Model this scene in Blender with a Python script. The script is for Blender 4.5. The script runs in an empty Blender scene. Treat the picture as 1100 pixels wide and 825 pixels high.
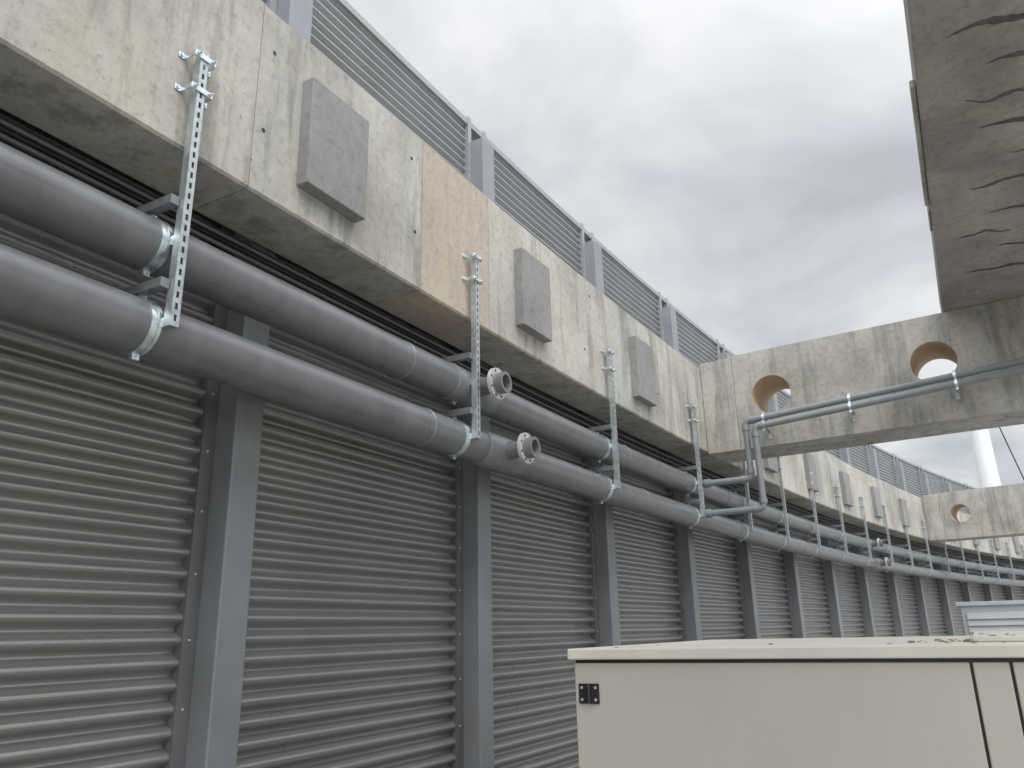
import bpy, math, random
from mathutils import Vector, Matrix
random.seed(7)
EYE=1.6
Y0,R,L0=3.7757,96.62,2.65
SP=2.29
scene=bpy.context.scene
COL=scene.collection

# ------------------------------------------------------------ wall curve
def phi(s): return max(s-Y0,0)/R
def P(s,o,h):
    p=phi(s)
    return Vector((-L0+R-(R+o)*math.cos(p), min(s,Y0)+(R+o)*math.sin(p), h+EYE))
def LW(s,a,o,h):
    p=phi(s); b=P(s,o,h)
    return b+Vector((math.sin(p),math.cos(p),0))*a
def srange(a,b,st=.5):
    n=max(1,int(math.ceil((b-a)/st)))
    if b<=Y0: n=1
    return [a+(b-a)*i/n for i in range(n+1)]

# ------------------------------------------------------------ mesh builder
class MB:
    def __init__(s): s.v=[];s.f=[]
    def add(s,vs,fs):
        k=len(s.v); s.v+= [tuple(v) for v in vs]; s.f+= [tuple(i+k for i in f) for f in fs]
    def hexa(s,c):
        s.add(c,[(0,3,2,1),(4,5,6,7),(0,1,5,4),(1,2,6,5),(2,3,7,6),(3,0,4,7)])
    def box(s,x0,x1,y0,y1,z0,z1):
        s.hexa([(x0,y0,z0),(x1,y0,z0),(x1,y1,z0),(x0,y1,z0),(x0,y0,z1),(x1,y0,z1),(x1,y1,z1),(x0,y1,z1)])
    def lbox(s,st,a0,a1,o0,o1,h0,h1):
        c=[LW(st,a,o,h) for h in (h0,h1) for a,o in ((a0,o0),(a1,o0),(a1,o1),(a0,o1))]
        s.hexa(c)
    def sweep(s,prof,ss,closed=True):
        n=len(prof); vs=[]
        for q in ss:
            for (o,h) in prof: vs.append(P(q,o,h))
        fs=[]
        for i in range(len(ss)-1):
            for j in range(n if closed else n-1):
                k=(j+1)%n
                fs.append((i*n+j,i*n+k,(i+1)*n+k,(i+1)*n+j))
        if closed:
            fs.append(tuple(range(n))[::-1]); fs.append(tuple((len(ss)-1)*n+j for j in range(n)))
        s.add(vs,fs)
    def tube(s,pts,r,seg=20,cap=True,r_list=None,inner=None):
        pts=[Vector(p) for p in pts]; n=len(pts)
        T=[]
        for i in range(n):
            a=pts[max(i-1,0)];b=pts[min(i+1,n-1)]; d=(b-a)
            T.append(d.normalized() if d.length>1e-9 else Vector((0,0,1)))
        up=Vector((0,0,1)) if abs(T[0].z)<.9 else Vector((1,0,0))
        u=T[0].cross(up).normalized()
        vs=[]
        for i in range(n):
            u=(u-T[i]*u.dot(T[i])).normalized(); w=T[i].cross(u)
            rr=r_list[i] if r_list else r
            for j in range(seg):
                t=2*math.pi*j/seg
                vs.append(pts[i]+(u*math.cos(t)+w*math.sin(t))*rr)
        fs=[]
        for i in range(n-1):
            for j in range(seg):
                k=(j+1)%seg
                fs.append((i*seg+j,i*seg+k,(i+1)*seg+k,(i+1)*seg+j))
        if cap:
            fs.append(tuple(range(seg))[::-1]); fs.append(tuple((n-1)*seg+j for j in range(seg)))
        s.add(vs,fs)
def fillet(pts,r,n=6):
    pts=[Vector(p) for p in pts]; out=[pts[0]]
    for i in range(1,len(pts)-1):
        a=(pts[i-1]-pts[i]).normalized(); b=(pts[i+1]-pts[i]).normalized()
        p0=pts[i]+a*r; p1=pts[i]+b*r
        for k in range(n+1):
            t=k/n; out.append(p0*(1-t)**2+pts[i]*2*t*(1-t)+p1*t*t)
    out.append(pts[-1]); return out
import bmesh
def obj(name,mb,mat,parent=None,smooth=False,bevel=0,autos=None):
    me=bpy.data.meshes.new(name); me.from_pydata(mb.v,[],mb.f); me.update()
    bm=bmesh.new(); bm.from_mesh(me); bmesh.ops.recalc_face_normals(bm,faces=bm.faces[:]); bm.to_mesh(me); bm.free()
    o=bpy.data.objects.new(name,me); COL.objects.link(o)
    me.materials.append(mat)
    if smooth:
        for p in me.polygons: p.use_smooth=True
        try: me.set_sharp_from_angle(angle=math.radians(35))
        except Exception: pass
    if bevel:
        b=o.modifiers.new('bevel','BEVEL'); b.width=bevel; b.segments=2; b.limit_method='ANGLE'
    if parent: o.parent=parent
    return o
def empty(name):
    e=bpy.data.objects.new(name,None); e.empty_display_size=.2; COL.objects.link(e); return e

# ------------------------------------------------------------ materials
def newmat(name):
    m=bpy.data.materials.new(name); m.use_nodes=True; nt=m.node_tree; n=nt.nodes; n.clear()
    out=n.new('ShaderNodeOutputMaterial'); b=n.new('ShaderNodeBsdfPrincipled'); nt.links.new(b.outputs[0],out.inputs[0])
    return m,nt,n,b
def tex(nt,n,scale3=(1,1,1)):
    tc=n.new('ShaderNodeTexCoord'); mp=n.new('ShaderNodeMapping'); mp.inputs['Scale'].default_value=scale3
    nt.links.new(tc.outputs['Object'],mp.inputs[0]); return mp
def noise(nt,n,vec,scale,detail=4,rough=.6,dist=0):
    t=n.new('ShaderNodeTexNoise'); t.inputs['Scale'].default_value=scale; t.inputs['Detail'].default_value=detail
    t.inputs['Roughness'].default_value=rough; t.inputs['Distortion'].default_value=dist
    nt.links.new(vec.outputs[0],t.inputs['Vector']); return t
def ramp(nt,n,src,stops):
    r=n.new('ShaderNodeValToRGB'); e=r.color_ramp.elements
    while len(e)<len(stops): e.new(.5)
    for i,(p,c) in enumerate(stops):
        e[i].position=p; e[i].color=(c,c,c,1) if not hasattr(c,'__len__') else (*c,1)
    nt.links.new(src,r.inputs[0]); return r
def mix(nt,n,mode,fac,a,b):
    m=n.new('ShaderNodeMixRGB'); m.blend_type=mode
    for i,x in ((0,fac),(1,a),(2,b)):
        if isinstance(x,(int,float)): m.inputs[i].default_value=x if i==0 else (x,x,x,1)
        elif isinstance(x,tuple): m.inputs[i].default_value=(*x,1)
        else: nt.links.new(x,m.inputs[i])
    return m
def bump(nt,n,b,src,strength,dist=.01):
    u=n.new('ShaderNodeBump'); u.inputs['Strength'].default_value=strength; u.inputs['Distance'].default_value=dist
    nt.links.new(src,u.inputs['Height']); nt.links.new(u.outputs[0],b.inputs['Normal'])

def concrete(name,c1,c2,streak=.35,dark=.5,off=0,holes=True,tint=.5):
    m,nt,n,b=newmat(name)
    mp=tex(nt,n); mp.inputs['Location'].default_value=(off,off*1.7,off*.3)
    big=noise(nt,n,mp,1.25,6,.62,.3); r0=ramp(nt,n,big.outputs[0],[(.36,c2),(.62,c1)])
    ms=tex(nt,n,(4.5,4.5,.5)); ms.inputs['Location'].default_value=(off,0,0)
    st=noise(nt,n,ms,1.2,5,.68,.1); r2=ramp(nt,n,st.outputs[0],[(.34,dark),(.43,.5+dark*.5),(.49,1.0)])
    a=mix(nt,n,'MULTIPLY',streak,r0.outputs[0],r2.outputs[0])
    r3=ramp(nt,n,st.outputs['Color'],[(.50,(1,1,1)),(.72,(1.0,.88,.70))])
    a=mix(nt,n,'MULTIPLY',tint,a.outputs[0],r3.outputs[0])
    fine=noise(nt,n,mp,20,4,.8)
    r4=ramp(nt,n,fine.outputs[0],[(.30,.58),(.45,.94),(.7,1.12)])
    a=mix(nt,n,'MULTIPLY',.75,a.outputs[0],r4.outputs[0])
    last=a
    if holes:
        v=n.new('ShaderNodeTexVoronoi'); v.inputs['Scale'].default_value=19; nt.links.new(mp.outputs[0],v.inputs['Vector'])
        r5=ramp(nt,n,v.outputs['Distance'],[(.05,.22),(.10,1.0)])
        r6=ramp(nt,n,big.outputs['Color'],[(.45,0),(.55,1)])
        last=mix(nt,n,'MULTIPLY',r6.outputs[0],a.outputs[0],r5.outputs[0])
    nt.links.new(last.outputs[0],b.inputs['Base Color']); b.inputs['Roughness'].default_value=.85
    bump(nt,n,b,fine.outputs[0],.3,.006)
    return m
def paint(name,c,rough=.5,metal=0,var=.15,vs=6,bmp=.05,streak=0,sf=5):
    m,nt,n,b=newmat(name); mp=tex(nt,n)
    t=noise(nt,n,mp,vs,3,.6,0); r=ramp(nt,n,t.outputs[0],[(.3,tuple(x*(1-var) for x in c)),(.7,tuple(min(1,x*(1+var)) for x in c))])
    col=r.outputs[0]
    if streak:
        ms=tex(nt,n,(sf,sf,.5)); s2=noise(nt,n,ms,1.3,4,.7); r2=ramp(nt,n,s2.outputs[0],[(.4,.6),(.58,1.0)])
        col=mix(nt,n,'MULTIPLY',streak,col,r2.outputs[0]).outputs[0]
    nt.links.new(col,b.inputs['Base Color'])
    rr=ramp(nt,n,t.outputs[0],[(.3,max(0,rough-.04)),(.7,min(1,rough+.05))]); nt.links.new(rr.outputs[0],b.inputs['Roughness'])
    b.inputs['Metallic'].default_value=metal
    return m

M_con_a=concrete('concrete_cast',(.44,.43,.395),(.305,.295,.265),.65,.45,0)
M_con_b=concrete('concrete_cast_pale',(.47,.455,.405),(.335,.32,.285),.65,.45,3.1)
M_con_c=concrete('concrete_cast_ochre',(.445,.385,.31),(.375,.325,.265),.35,.7,5.2,False,.3)
M_con_d=concrete('concrete_cross',(.43,.415,.375),(.285,.275,.245),.65,.45,9.3)
M_pad=concrete('concrete_block_face',(.26,.26,.253),(.21,.21,.203),.2,.75,11,True,.1)
M_tan=paint('hole_former',(.50,.40,.275),.8,0,.15,5)
M_rib=paint('ribbed_sheet',(.275,.27,.262),.30,.6,.05,1.2,.03,.08,3)
M_post=paint('post_paint',(.165,.173,.18),.42,.1,.10,3,.03,.15)
M_flash=paint('flashing_paint',(.12,.12,.12),.5,.3,.15,4,.03,.2)
M_dark=paint('dark_steel',(.03,.03,.032),.5,.2,.2,6)
M_louv=paint('louvre_metal',(.33,.34,.35),.42,.3,.06,3,.02,.1)
M_lpost=paint('louvre_post',(.25,.265,.285),.5,.1,.08,3,.02,.1)
M_pipe=paint('grey_plastic_pipe',(.13,.134,.138),.30,0,.12,5,.03,.2,9)
M_fit=paint('grey_fitting',(.16,.165,.17),.30,0,.1,8,.02)
M_spipe=paint('small_pipe_grey',(.20,.215,.225),.4,0,.1,8,.02)
M_galv=paint('galvanised_steel',(.46,.50,.51),.42,.7,.18,30,.03)
M_zinc=paint('zinc_bright',(.60,.66,.68),.3,.9,.12,30,.03)
M_arm=paint('bracket_steel',(.22,.23,.235),.45,.5,.15,20)
M_fl=paint('flange_grey',(.50,.50,.50),.4,.2,.1,10)
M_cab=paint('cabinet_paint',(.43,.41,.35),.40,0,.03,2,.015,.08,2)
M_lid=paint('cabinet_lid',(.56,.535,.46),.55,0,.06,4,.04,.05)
M_blk=paint('black_plastic',(.012,.012,.013),.4,0,.1,10)
M_white=paint('white_paint',(.66,.67,.68),.4,0,.04,1,.01)
M_unit=paint('unit_grey_paint',(.47,.48,.49),.5,0,.05,3,.01)
M_deb=paint('debris',(.22,.18,.13),.9,0,.5,25)
M_stain=paint('damp_stain',(.075,.07,.065),.7,0,.45,14)
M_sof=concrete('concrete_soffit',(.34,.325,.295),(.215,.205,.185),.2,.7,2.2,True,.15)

# ------------------------------------------------------------ ground
g=MB(); g.add([(-900,-900,0),(900,-900,0),(900,900,0),(-900,900,0)],[(0,1,2,3)])
M_ground=concrete('deck_concrete',(.40,.395,.38),(.31,.305,.29),.0,1,1,False)
obj('ground',g,M_ground)

# ------------------------------------------------------------ corrugated wall
PS=2.7432; PO=.43; WO=.60
posts=[PS+i*SP for i in range(-3,17)]
wall=empty('corrugated_metal_wall')
prof=[];pitch=.1;h=-1.6
while h<2.35:
    for k in range(12):
        t=k/12; cc=math.cos(2*math.pi*t)
        prof.append((WO-.025*(cc*(1.3-.3*cc*cc)),h+pitch*t))
    h+=pitch
mb=MB()
for a,b in zip(posts[:-1],posts[1:]):
    mb.sweep(prof,srange(a+.06,b-.06,.8),False)
obj('ribbed_sheeting',mb,M_rib,wall,smooth=True)
mb=MB(); mb.sweep([(WO+.06,-1.6),(WO+.10,-1.6),(WO+.10,4.3),(WO+.06,4.3)],srange(posts[0],posts[-1]))
obj('backing_wall',mb,M_dark,wall)
mb=MB();fl=MB();sc=MB()
for p in posts:
    mb.lbox(p,-.085,.095,PO,WO+.05,-1.6,2.25)
    fl.lbox(p,-.165,-.087,WO-.034,WO+.02,-1.6,2.25)
    fl.lbox(p,.097,.135,WO-.034,WO+.02,-1.6,2.25)
    if p<20:
        z=-1.5
        while z<2.1:
            c=LW(p,-.13,WO-.034,z); d=LW(p,-.13,WO-.040,z); sc.tube([c,d],.0055,6); z+=.3
obj('posts',mb,M_post,wall,bevel=.008)
obj('edge_flashings',fl,M_flash,wall)
obj('flashing_screws',sc,M_fl,wall)
mb=MB(); ss=srange(posts[0],posts[-1],.6)
mb.sweep([(.42,1.83),(.455,1.83),(.455,1.90),(.42,1.90)],ss)
mb.sweep([(.40,1.95),(.425,1.95),(.425,2.01),(.40,2.01)],ss)
obj('head_rails',mb,M_dark,wall)
mb=MB()
for o,hh,r in ((.385,1.975,.010),(.40,1.925,.012),(.44,1.80,.009)):
    mb.tube([P(s,o,hh) for s in ss],r,8)
obj('cable_conduits',mb,M_flash,wall,smooth=True)

# ------------------------------------------------------------ concrete parapet beam
beam=empty('concrete_parapet_beam')
HB,HT=2.027,3.108
joints=[-4.5,-.05,2.24,3.62,4.44,6.11,7.87,9.9,12.2,14.5,16.8,19.0,21.3,23.6,25.9,28.2,30.5,32.8,35.1]
mats=[M_con_b,M_con_b,M_con_a,M_con_c,M_con_b,M_con_a,M_con_b]
c=.012
bp=[(0,HB+c),(c,HB),(.38,HB),(.38,HT),(c,HT),(0,HT-c)]
for i,(a,b) in enumerate(zip(joints[:-1],joints[1:])):
    mb=MB(); mb.sweep(bp,srange(a+.002,b-.002,.5))
    obj('beam_segment_%d'%i,mb,mats[i] if i<len(mats) else (M_con_a if i%2 else M_con_b),beam)
mb=MB(); mb.sweep([(.012,HB+.015),(.35,HB+.03),(.35,HT-.03),(.012,HT-.03)],srange(-4.4,35)); obj('beam_core',mb,M_flash,beam)
mb=MB()
for s,hh in ((2.30,2.38),(3.55,2.40),(4.34,2.36),(6.03,2.38),(7.8,2.40),(3.5,2.9),(6.2,2.95),(2.33,2.86),(8.6,2.6)):
    mb.tube([P(s,.01,hh),P(s,-.002,hh)],.012,12)
obj('tie_holes',mb,M_dark,beam)
for i in range(-1,14):
    s=2.765+i*2.275
    if abs(s-9.4)<.7 or abs(s-23.1)<.7: continue
    mb=MB(); mb.lbox(s,-.228,.228,-.078,.01,2.195,2.83)
    obj('concrete_block' ,mb,M_pad,None,bevel=.006)

# ------------------------------------------------------------ louvre screen
lou=empty('louvre_screen')
LO=.64
prof=[];h=3.0
while h<4.34:
    prof+= [(LO,h),(LO-.035,h+.022),(LO-.035,h+.034),(LO,h+.062)]
    h+=.078
lp=[.64+i*SP-SP*2 for i in range(0,18)]
mb=MB();fr=MB();po=MB()
for a,b in zip(lp[:-1],lp[1:]):
    mb.sweep(prof,srange(a+.12,b-.12,.8),False)
for p in lp:
    po.lbox(p,-.10,.09,.46,LO+.04,3.0,4.20)
    fr.lbox(p,-.155,-.103,LO-.06,LO+.03,3.0,4.43)
    fr.lbox(p,.103,.155,LO-.06,LO+.03,3.0,4.43)
fr.sweep([(LO-.055,4.345),(LO+.05,4.345),(LO+.05,4.40),(LO-.055,4.40)],srange(lp[0],lp[-1]))
obj('louvre_blades',mb,M_louv,lou); obj('louvre_frames',fr,M_louv,lou); obj('louvre_posts',po,M_lpost,lou,bevel=.006)

# ------------------------------------------------------------ crossbeams
def crossbeam(s,length=9.0,depth=.7,hb=2.0,ht=3.17):
    root=empty('concrete_crossbeam')
    def W(t,a,h): return LW(s,a-.012*t,-t,h)
    piece=MB()
    c0=[W(t,a,h) for h in (hb,ht-.02) for t,a in ((.002,0),(.40,0),(.40,depth),(.002,depth))]
    piece.hexa(c0); obj('beam_end_stub',piece,M_con_b,root,bevel=.01)
    r,q=.225,.34
    cs=[];t=.83
    while t+q<length: cs.append((t,2.615+.035*min(len(cs),1))); t+=1.72
    mb=MB();inn=MB()
    def quad(t0,t1,h0,h1,a):
        mb.add([W(t0,a,h0),W(t1,a,h0),W(t1,a,h1),W(t0,a,h1)],[(0,1,2,3)])
    N=48
    for a in (0,depth):
        prev=.405
        for cx,hc in cs:
            quad(prev,cx-q,hb,ht,a); quad(cx-q,cx+q,hb,hc-q,a); quad(cx-q,cx+q,hc+q,ht,a)
            vs=[]
            for j in range(N):
                th=2*math.pi*j/N; cc,sn=math.cos(th),math.sin(th); k=q/max(abs(cc),abs(sn))
                vs.append(W(cx+r*cc,a,hc+r*sn)); vs.append(W(cx+k*cc,a,hc+k*sn))
            mb.add(vs,[(2*j,2*j+1,(2*j+3)%(2*N),(2*j+2)%(2*N)) for j in range(N)])
            prev=cx+q
        quad(prev,length,hb,ht,a)
    for h in (hb,ht):
        mb.add([W(.405,0,h),W(length,0,h),W(length,depth,h),W(.405,depth,h)],[(0,1,2,3)])
    for t in (.405,length):
        mb.add([W(t,0,hb),W(t,depth,hb),W(t,depth,ht),W(t,0,ht)],[(0,1,2,3)])
    for cx,hc in cs:
        vs=[]
        for j in range(N):
            th=2*math.pi*j/N
            vs+= [W(cx+r*math.cos(th),0,hc+r*math.sin(th)),W(cx+r*math.cos(th),depth,hc+r*math.sin(th))]
        inn.add(vs,[(2*j,2*j+1,(2*j+3)%(2*N),(2*j+2)%(2*N)) for j in range(N)])
    obj('beam_body',mb,M_con_d,root)
    obj('hole_liners',inn,M_tan,root,smooth=True)
    return root
CS=9.28
crossbeam(CS); crossbeam(CS+13.74)

SZ=3.175+EYE
slab=MB(); slab.box(.225,2.1,-5,9.6,SZ,3.47+EYE)
sl=obj('overhead_concrete_slab',slab,M_sof,bevel=.012)
fin=MB()
for (y0,y1,w) in ((4.9,6.6,.035),(6.7,7.1,.02)):
    fin.box(.225-w,.223,y0,y1,3.22+EYE,3.28+EYE)
obj('mortar_fins',fin,M_con_b,sl,bevel=.01)
# damp leakage marks on the soffit: thin irregular tapered films
rs=random.Random(21)
mb=MB()
for (x0,x1,y,wd,sl_) in ((.42,1.0,4.10,.030,.10),(.40,1.15,4.42,.038,.16),(.60,1.5,4.85,.045,.05),(.48,1.0,5.15,.020,.12),(.55,1.6,5.50,.04,.14),
                     (.75,1.7,5.95,.03,-.05),(.50,1.3,6.35,.034,.10),(.62,1.7,6.85,.045,.12),(.40,.8,7.25,.025,.05),(.70,1.6,7.6,.04,.10),(.45,1.2,8.15,.035,-.04)):
    n=26; vs=[];ph=rs.random()*6;ph2=rs.random()*6
    for i in range(n+1):
        t=i/n; x=x0+(x1-x0)*t
        yc=y+sl_*t+.035*math.sin(t*5+ph)+.016*math.sin(t*13+ph2)+rs.uniform(-.006,.006)
        ww=wd*(math.sin(math.pi*min(1,max(0,t)))**.8)*(.55+.45*math.sin(t*7+ph2)**2)*rs.uniform(.6,1.3)+.002
        vs+= [(x,yc-ww,SZ-.004),(x,yc+ww*.7,SZ-.004)]
    mb.add(vs,[(2*i,2*i+1,2*i+3,2*i+2) for i in range(n)])
obj('damp_marks',mb,M_stain,sl)

# ------------------------------------------------------------ main pipes
HU,HL,PR=1.5747,1.2093,.115
def main_pipe(hc,ts,joints):
    root=empty('grey_drain_pipe')
    mb=MB(); mb.tube([P(-4,.10,hc)]+[P(Y0+i*.35,.10,hc) for i in range(0,92)],PR,36)
    obj('pipe_run',mb,M_pipe,root,smooth=True)
    mb=MB()
    for j in joints:
        mb.tube([P(j-.010,.10,hc),P(j-.006,.10,hc),P(j+.006,.10,hc),P(j+.010,.10,hc)],0,36,r_list=[PR+.001,PR+.005,PR+.005,PR+.001])
    fit=MB();fl=MB();col=MB();hol=MB();blt=MB()
    for t in ts:
        fit.tube([P(t-.26,.10,hc),P(t-.255,.10,hc),P(t+.255,.10,hc),P(t+.26,.10,hc)],0,36,r_list=[PR+.001,PR+.008,PR+.008,PR+.001])
        fit.tube([P(t,.10,hc),P(t,-.04,hc)],.066,28)
        fit.tube([P(t,-.03,hc),P(t,-.135,hc)],.058,28)
        def ring(m,o0,o1,ri,ro,seg=40):
            vs=[]
            for j in range(seg):
                th=2*math.pi*j/seg
                for o,rr in ((o0,ri),(o0,ro),(o1,ro),(o1,ri)):
                    vs.append(LW(t,rr*math.cos(th),o,hc+rr*math.sin(th)))
            fs=[]
            for j in range(seg):
                k=(j+1)%seg
                for q in range(4): fs.append((4*j+q,4*j+(q+1)%4,4*k+(q+1)%4,4*k+q))
            m.add(vs,fs)
        ring(fl,-.130,-.152,.057,.108)
        ring(col,-.153,-.215,.052,.072)
        ring(col,-.12,-.129,.057,.075)
        hol.tube([LW(t,0,-.14,hc),LW(t,0,-.16,hc)],.0515,24)
        for j in range(8):
            th=2*math.pi*(j+.5)/8
            blt.tube([LW(t,.090*math.cos(th),-.151,hc+.090*math.sin(th)),LW(t,.090*math.cos(th),-.1535,hc+.090*math.sin(th))],.0095,12)
    obj('joint_beads',mb,M_fit,root,smooth=True); obj('tee_fittings',fit,M_fit,root,smooth=True)
    obj('flange_rings',fl,M_fl,root,smooth=True); obj('stub_collars',col,M_fit,root,smooth=True)
    obj('pipe_bore',hol,M_dark,root); obj('bolt_holes',blt,M_dark,root)
    return root
main_pipe(HU,(4.29,17.9),(3.56,-.2,6.9,9.9,12.9,15.9))
main_pipe(HL,(4.67,18.3),(3.78,.1,7.3,10.3,13.3,16.3))

# ------------------------------------------------------------ strut hangers
def hanger(s):
    root=empty('strut_hanger')
    h0,h1=1.19,2.505; w=.0205
    mb=MB()
    mb.lbox(s,-w,-w+.0025,-.0705,-.030,h0,h1)
    mb.lbox(s,w-.0025,w,-.0705,-.030,h0,h1)
    mb.lbox(s,-w+.0026,-.0062,-.0705,-.068,h0,h1)
    mb.lbox(s,.0062,w-.0026,-.0705,-.068,h0,h1)
    z=h0
    while z<h1-.02:
        mb.lbox(s,-.0061,.0061,-.0704,-.068,z,min(z+.022,h1)); z+=.05
    mb.lbox(s,-w+.0026,w-.0026,-.0325,-.030,h0,h1)
    obj('slotted_channel',mb,M_galv,root)
    cl=MB();bo=MB()
    for hh in (h1-.035,h1-.205):
        cl.lbox(s,-.055,.055,-.0785,-.0715,hh-.014,hh+.014)
        cl.lbox(s,-.055,-.050,-.0714,.0,hh-.014,hh+.014)
        cl.lbox(s,.050,.055,-.0714,.0,hh-.014,hh+.014)
        cl.lbox(s,.0555,.085,-.006,-.0005,hh-.014,hh+.014)
        cl.lbox(s,-.085,-.0555,-.006,-.0005,hh-.014,hh+.014)
        for a in (-.038,.038):
            bo.tube([LW(s,a,-.078,hh),LW(s,a,-.086,hh)],.010,6)
            bo.tube([LW(s,a,-.086,hh),LW(s,a,-.100,hh)],.0045,8)
        for a in (-.07,.07):
            bo.tube([LW(s,a,-.006,hh),LW(s,a,-.014,hh)],.009,6)
    obj('fixing_clamps',cl,M_zinc,root,bevel=.002); obj('bolts',bo,M_zinc,root)
    ar=MB()
    for hh in (HU+.170,HL+.160):
        ar.lbox(s,-w-.045,-w-.004,-.045,.50,hh-.02,hh+.02)
        ar.lbox(s,-w-.0448,w+.004,-.029,-.022,hh-.019,hh+.019)
    obj('back_arms',ar,M_arm,root)
    bd=MB();ear=MB()
    for hc in (HU,HL):
        for d in (-.016,.016):
            bd.tube([P(s-.04+d-.008,.10,hc),P(s-.04+d+.008,.10,hc)],PR+.0045,40)
        bd.tube([P(s-.047,.10,hc),P(s-.033,.10,hc)],PR+.002,40)
        for zz in (hc+PR+.012,hc-PR-.012):
            ear.lbox(s-.04,-.016,.016,.09,.11,zz-.014,zz+.014)
            ear.tube([LW(s-.04,0,.075,zz),LW(s-.04,0,.125,zz)],.005,8)
        ear.lbox(s,-.02,.012,-.029,-.012,hc-.02,hc+.02)
    obj('pipe_clamp_bands',bd,M_zinc,root,smooth=True); obj('clamp_ears',ear,M_zinc,root)
    return root
S1=1.8809
hs=[S1+i*SP for i in range(-2,4)]+[10.55+1.72*i for i in range(0,14)]
for s in hs: hanger(s)

# ------------------------------------------------------------ small branch pipes
def Z(x,y,h): return Vector((x,y,h+EYE))
def branch(pts,r):
    root=empty('branch_pipe')
    mb=MB(); mb.tube(fillet(pts,.06,7),r,20); obj('pipe_run',mb,M_spipe,root,smooth=True)
    col=MB()
    for i in range(1,len(pts)-1):
        for q in (pts[i-1],pts[i+1]):
            d=(q-pts[i]).normalized()
            col.tube([pts[i]+d*.058,pts[i]+d*.11],r+.009,20)
    q=pts[-1];d=(pts[-2]-q).normalized(); col.tube([q+d*.10,q+d*.17],r+.014,20)
    obj('elbow_collars',col,M_spipe,root,smooth=True)
    return root
rA=.036
a0=Z(.82,8.78,2.42);a1=Z(-1.93,8.90,2.245); dA=(a0-a1)
pA=[a1+dA*3.0,a1,Z(-1.93,8.90,1.585),P(8.90,.05,1.585)]
b0=Z(.80,8.74,2.32);b1=Z(-1.82,8.84,2.15); dB=(b0-b1)
pB=[b1+dB*3.0,b1,Z(-1.82,8.84,1.235),P(8.84,.05,1.235)]
branch(pA,rA); branch(pB,rA)
for x in (-1.72,-.80,.21,1.3,2.4,3.5):
    root=empty('pipe_clip')
    t=(x-a1.x)/dA.x; za=a1.z+dA.z*t; ya=a1.y+dA.y*t
    t=(x-b1.x)/dB.x; zb=b1.z+dB.z*t; yb=b1.y+dB.y*t
    yf=9.20+(x+2.0)*-.068
    m1=MB(); m1.box(x-.02,x+.02,yf-.045,yf-.004,zb-.10,za+.09)
    m1.box(x-.015,x+.015,ya+rA,yf-.046,za-.012,za+.012); m1.box(x-.015,x+.015,yb+rA,yf-.046,zb-.012,zb+.012)
    obj('clip_rail',m1,M_galv,root)
    m2=MB(); d=dA.normalized()
    for c_ in (Vector((x,ya,za)),Vector((x,yb,zb))):
        m2.tube([c_-d*.014,c_+d*.014],rA+.005,20)
        m2.box(c_.x-.012,c_.x+.012,c_.y-.012,c_.y+.012,c_.z-rA-.025,c_.z+rA+.02)
    obj('clip_rings',m2,M_zinc,root)

# ------------------------------------------------------------ cabinet
cab=empty('equipment_cabinet')
k=1.25; CX,CY=-1.32*k,2.74*k; CT=EYE-.075
X0,X1,Y1,Y2=CX+.02,1.9,CY+.02,CY+2.3
mb=MB(); mb.box(X0,X1,Y1+.02,Y2,.1,CT-.05); obj('cabinet_body',mb,M_cab,cab)
mb=MB(); mb.box(X0+.05,X1-.05,Y1+.08,Y2-.05,0,.099); obj('plinth',mb,M_dark,cab)
mb=MB()
for x0,x1 in ((X0+.002,-.052),(-.042,.072),(.082,X1-.002)):
    mb.box(x0,x1,Y1-.006,Y1+.0195,.14,CT-.062)
obj('door_panels',mb,M_cab,cab,bevel=.004)
mb=MB(); mb.box(X0+.001,X1-.001,Y1+.012,Y1+.0192,.12,CT-.0505); obj('door_gap_shade',mb,M_blk,cab)  # black sheet behind the door panels, paints the shade in their gaps
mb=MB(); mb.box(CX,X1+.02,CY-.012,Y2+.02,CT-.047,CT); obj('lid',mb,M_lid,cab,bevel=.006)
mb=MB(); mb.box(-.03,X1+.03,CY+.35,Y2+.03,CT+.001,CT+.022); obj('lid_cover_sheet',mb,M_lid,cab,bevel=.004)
hx,hz=-1.555,EYE-.265
mb=MB(); mb.box(hx-.052,hx+.045,Y1-.016,Y1-.0065,hz-.042,hz+.042)
mb.tube([(hx-.002,Y1-.02,hz-.04),(hx-.002,Y1-.02,hz+.04)],.010,12)
obj('hinge',mb,M_blk,cab,bevel=.002)
mb=MB()
for a in (-.036,.030):
    for b in (-.025,.025): mb.tube([(hx+a,Y1-.0155,hz+b),(hx+a,Y1-.019,hz+b)],.006,10)
obj('hinge_screws',mb,M_fl,cab)
mb=MB(); hz2=EYE-.60; mb.box(-.06,.03,Y1-.03,Y1-.0065,hz2-.06,hz2+.0); obj('door_handle',mb,M_blk,cab,bevel=.008)
mb=MB()
def chip(x,y,z,r):
    n=random.randint(5,7); vs=[];rot=random.random()*6
    for zz,q in ((0,1),(r*random.uniform(.25,.6),.7)):
        for j in range(n):
            t=2*math.pi*j/n+rot; rr=r*random.uniform(.6,1.2)*q
            vs.append((x+rr*math.cos(t)*1.4,y+rr*math.sin(t),z+zz))
    fs=[(j,(j+1)%n,n+(j+1)%n,n+j) for j in range(n)]+[tuple(range(n,2*n)),tuple(range(n))[::-1]]
    mb.add(vs,fs)
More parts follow.
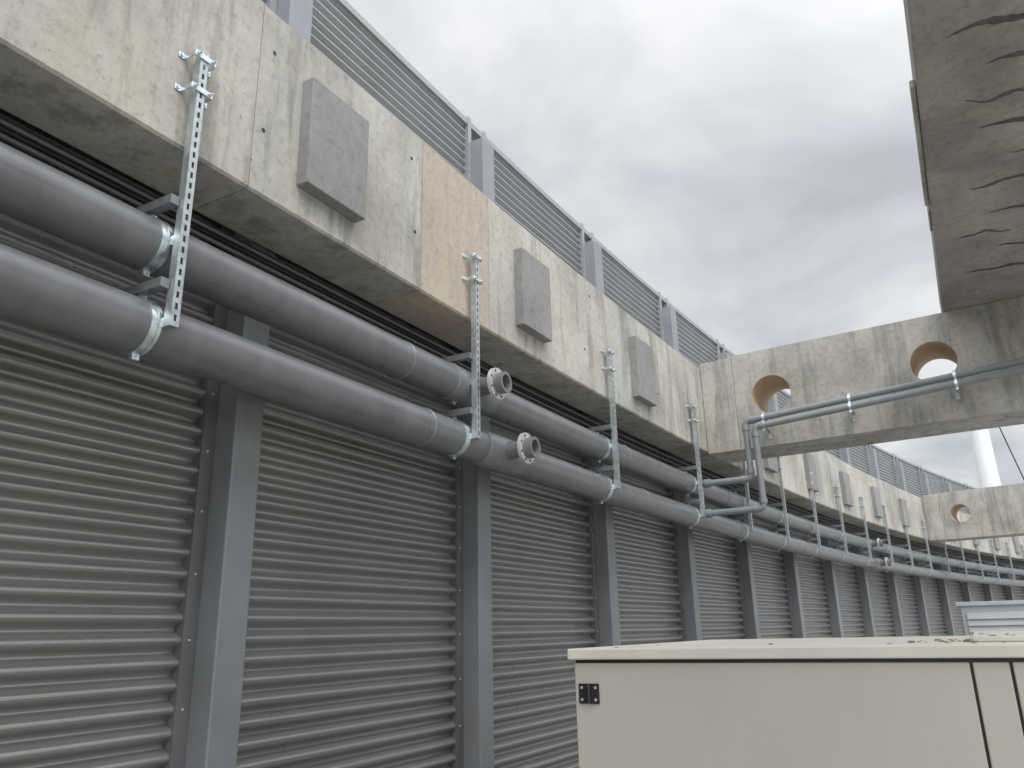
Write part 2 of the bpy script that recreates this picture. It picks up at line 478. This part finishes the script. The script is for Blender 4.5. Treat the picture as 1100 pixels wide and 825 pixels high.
for i in range(34):
    if random.random()<.85: x,y=random.gauss(-.08,.13),random.gauss(CY+.5,.25)
    else: x,y=random.uniform(CX+.1,1.2),random.uniform(CY+.05,Y2)
    if y<CY+.03 or x<CX+.03: continue
    zz=CT+.0225 if (x>-.02 and y>CY+.36) else CT+.0005
    chip(x,y,zz,random.uniform(.004,.016))
obj('leaf_and_grit_debris',mb,M_deb)

# ------------------------------------------------------------ louvred unit behind
un=empty('rooftop_louvred_unit')
mb=MB(); ux0,ux1,uy0,uy1,ut=-.12,2.2,9.0,10.8,EYE+.19
mb.box(ux0,ux1,uy0,uy1,.0,ut-.04); obj('unit_body',mb,M_unit,un)
mb=MB(); mb.box(ux0-.04,ux1+.04,uy0-.04,uy1+.04,ut-.039,ut); obj('unit_top',mb,M_unit,un,bevel=.006)
mb=MB(); z=.2
while z<ut-.10:
    mb.hexa([(ux0+.04,uy0-.002,z),(ux1-.04,uy0-.002,z),(ux1-.04,uy0-.001,z+.05),(ux0+.04,uy0-.001,z+.05),
             (ux0+.04,uy0-.035,z-.01),(ux1-.04,uy0-.035,z-.01),(ux1-.04,uy0-.01,z+.05),(ux0+.04,uy0-.01,z+.05)])
    z+=.06
obj('unit_louvres',mb,M_unit,un)

# ------------------------------------------------------------ mast
mast=empty('white_mast')
mb=MB(); mb.tube([(2.2,60,0),(2.2,60,8),(2.2,60,14),(2.2,60,20)],0,32,r_list=[.76,.66,.55,.46]); obj('mast_pole',mb,M_white,mast,smooth=True)
mb=MB(); mb.tube([(2.2,60,19.8),(5.6,60,3)],.04,8); obj('stay_cable',mb,M_dark,mast)

# ------------------------------------------------------------ world
w=bpy.data.worlds.new('World'); scene.world=w; w.use_nodes=True; nt=w.node_tree; n=nt.nodes; n.clear()
out=n.new('ShaderNodeOutputWorld'); bg=n.new('ShaderNodeBackground'); nt.links.new(bg.outputs[0],out.inputs[0])
sky=n.new('ShaderNodeTexSky'); sky.sky_type='NISHITA'; sky.sun_disc=False
sun_dir=Vector((.42,-.42,.80)).normalized()
el=math.asin(sun_dir.z); az=math.atan2(sun_dir.x,sun_dir.y)
sky.sun_elevation=el; sky.sun_rotation=az
tc=n.new('ShaderNodeTexCoord'); sep=n.new('ShaderNodeSeparateXYZ'); nt.links.new(tc.outputs['Generated'],sep.inputs[0])
def math_(op,a,b=None):
    m=n.new('ShaderNodeMath'); m.operation=op
    for i,x in enumerate((a,b)):
        if x is None: continue
        if isinstance(x,(int,float)): m.inputs[i].default_value=x
        else: nt.links.new(x,m.inputs[i])
    return m.outputs[0]
zc=math_('ADD',math_('MAXIMUM',sep.outputs[2],0),.28)
cx=math_('DIVIDE',sep.outputs[0],zc); cy=math_('DIVIDE',sep.outputs[1],zc)
cmb=n.new('ShaderNodeCombineXYZ'); nt.links.new(cx,cmb.inputs[0]); nt.links.new(cy,cmb.inputs[1])
mpw=n.new('ShaderNodeMapping'); mpw.inputs['Location'].default_value=(3.3,1.4,0); nt.links.new(cmb.outputs[0],mpw.inputs[0])
t1=n.new('ShaderNodeTexNoise'); t1.noise_dimensions='2D'; t1.inputs['Scale'].default_value=2.1; t1.inputs['Detail'].default_value=4.5; t1.inputs['Roughness'].default_value=.52; t1.inputs['Distortion'].default_value=.25
nt.links.new(mpw.outputs[0],t1.inputs['Vector'])
r=ramp(nt,n,t1.outputs[0],[(.28,(.55,.575,.62)),(.42,(.68,.70,.735)),(.54,(.80,.815,.835)),(.70,(.95,.955,.96))])
vm=n.new('ShaderNodeVectorMath'); vm.operation='DOT_PRODUCT'; vm.inputs[1].default_value=sun_dir; nt.links.new(tc.outputs['Generated'],vm.inputs[0])
dd=math_('ADD',math_('MULTIPLY',math_('POWER',math_('MAXIMUM',vm.outputs['Value'],0),1.6),2.9),1.0)
vs=n.new('ShaderNodeVectorMath'); vs.operation='SCALE'; nt.links.new(r.outputs[0],vs.inputs[0]); nt.links.new(dd,vs.inputs['Scale'])
sks=n.new('ShaderNodeVectorMath'); sks.operation='SCALE'; nt.links.new(sky.outputs[0],sks.inputs[0]); sks.inputs['Scale'].default_value=.10
mx=mix(nt,n,'MIX',.10,vs.outputs[0],sks.outputs[0])
nt.links.new(mx.outputs[0],bg.inputs[0]); bg.inputs[1].default_value=1.0

sd=bpy.data.lights.new('sun','SUN'); sd.energy=1.2; sd.angle=math.radians(20); sd.color=(1,.97,.94)
so=bpy.data.objects.new('sun',sd); COL.objects.link(so); so.rotation_euler=sun_dir.to_track_quat('Z','Y').to_euler(); so.location=(5,-5,12)

# ------------------------------------------------------------ camera
f,p,rl,yw=844.95,.3064,.0226,.5090
fwd=Vector((-math.sin(yw)*math.cos(p),math.cos(yw)*math.cos(p),math.sin(p)))
rt=Vector((math.cos(yw),math.sin(yw),0)); up=rt.cross(fwd).normalized()
Rv=rt*math.cos(rl)-up*math.sin(rl); Uv=rt*math.sin(rl)+up*math.cos(rl)
M=Matrix((Rv,Uv,-fwd)).transposed().to_4x4(); M.translation=Vector((0,0,EYE))
cd=bpy.data.cameras.new('camera'); cd.sensor_width=36; cd.lens=f/1100*36; cd.clip_end=3000; cd.clip_start=.05
co=bpy.data.objects.new('camera',cd); COL.objects.link(co); co.matrix_world=M; scene.camera=co
scene.view_settings.view_transform='Standard'; scene.view_settings.look='None'; scene.view_settings.exposure=0
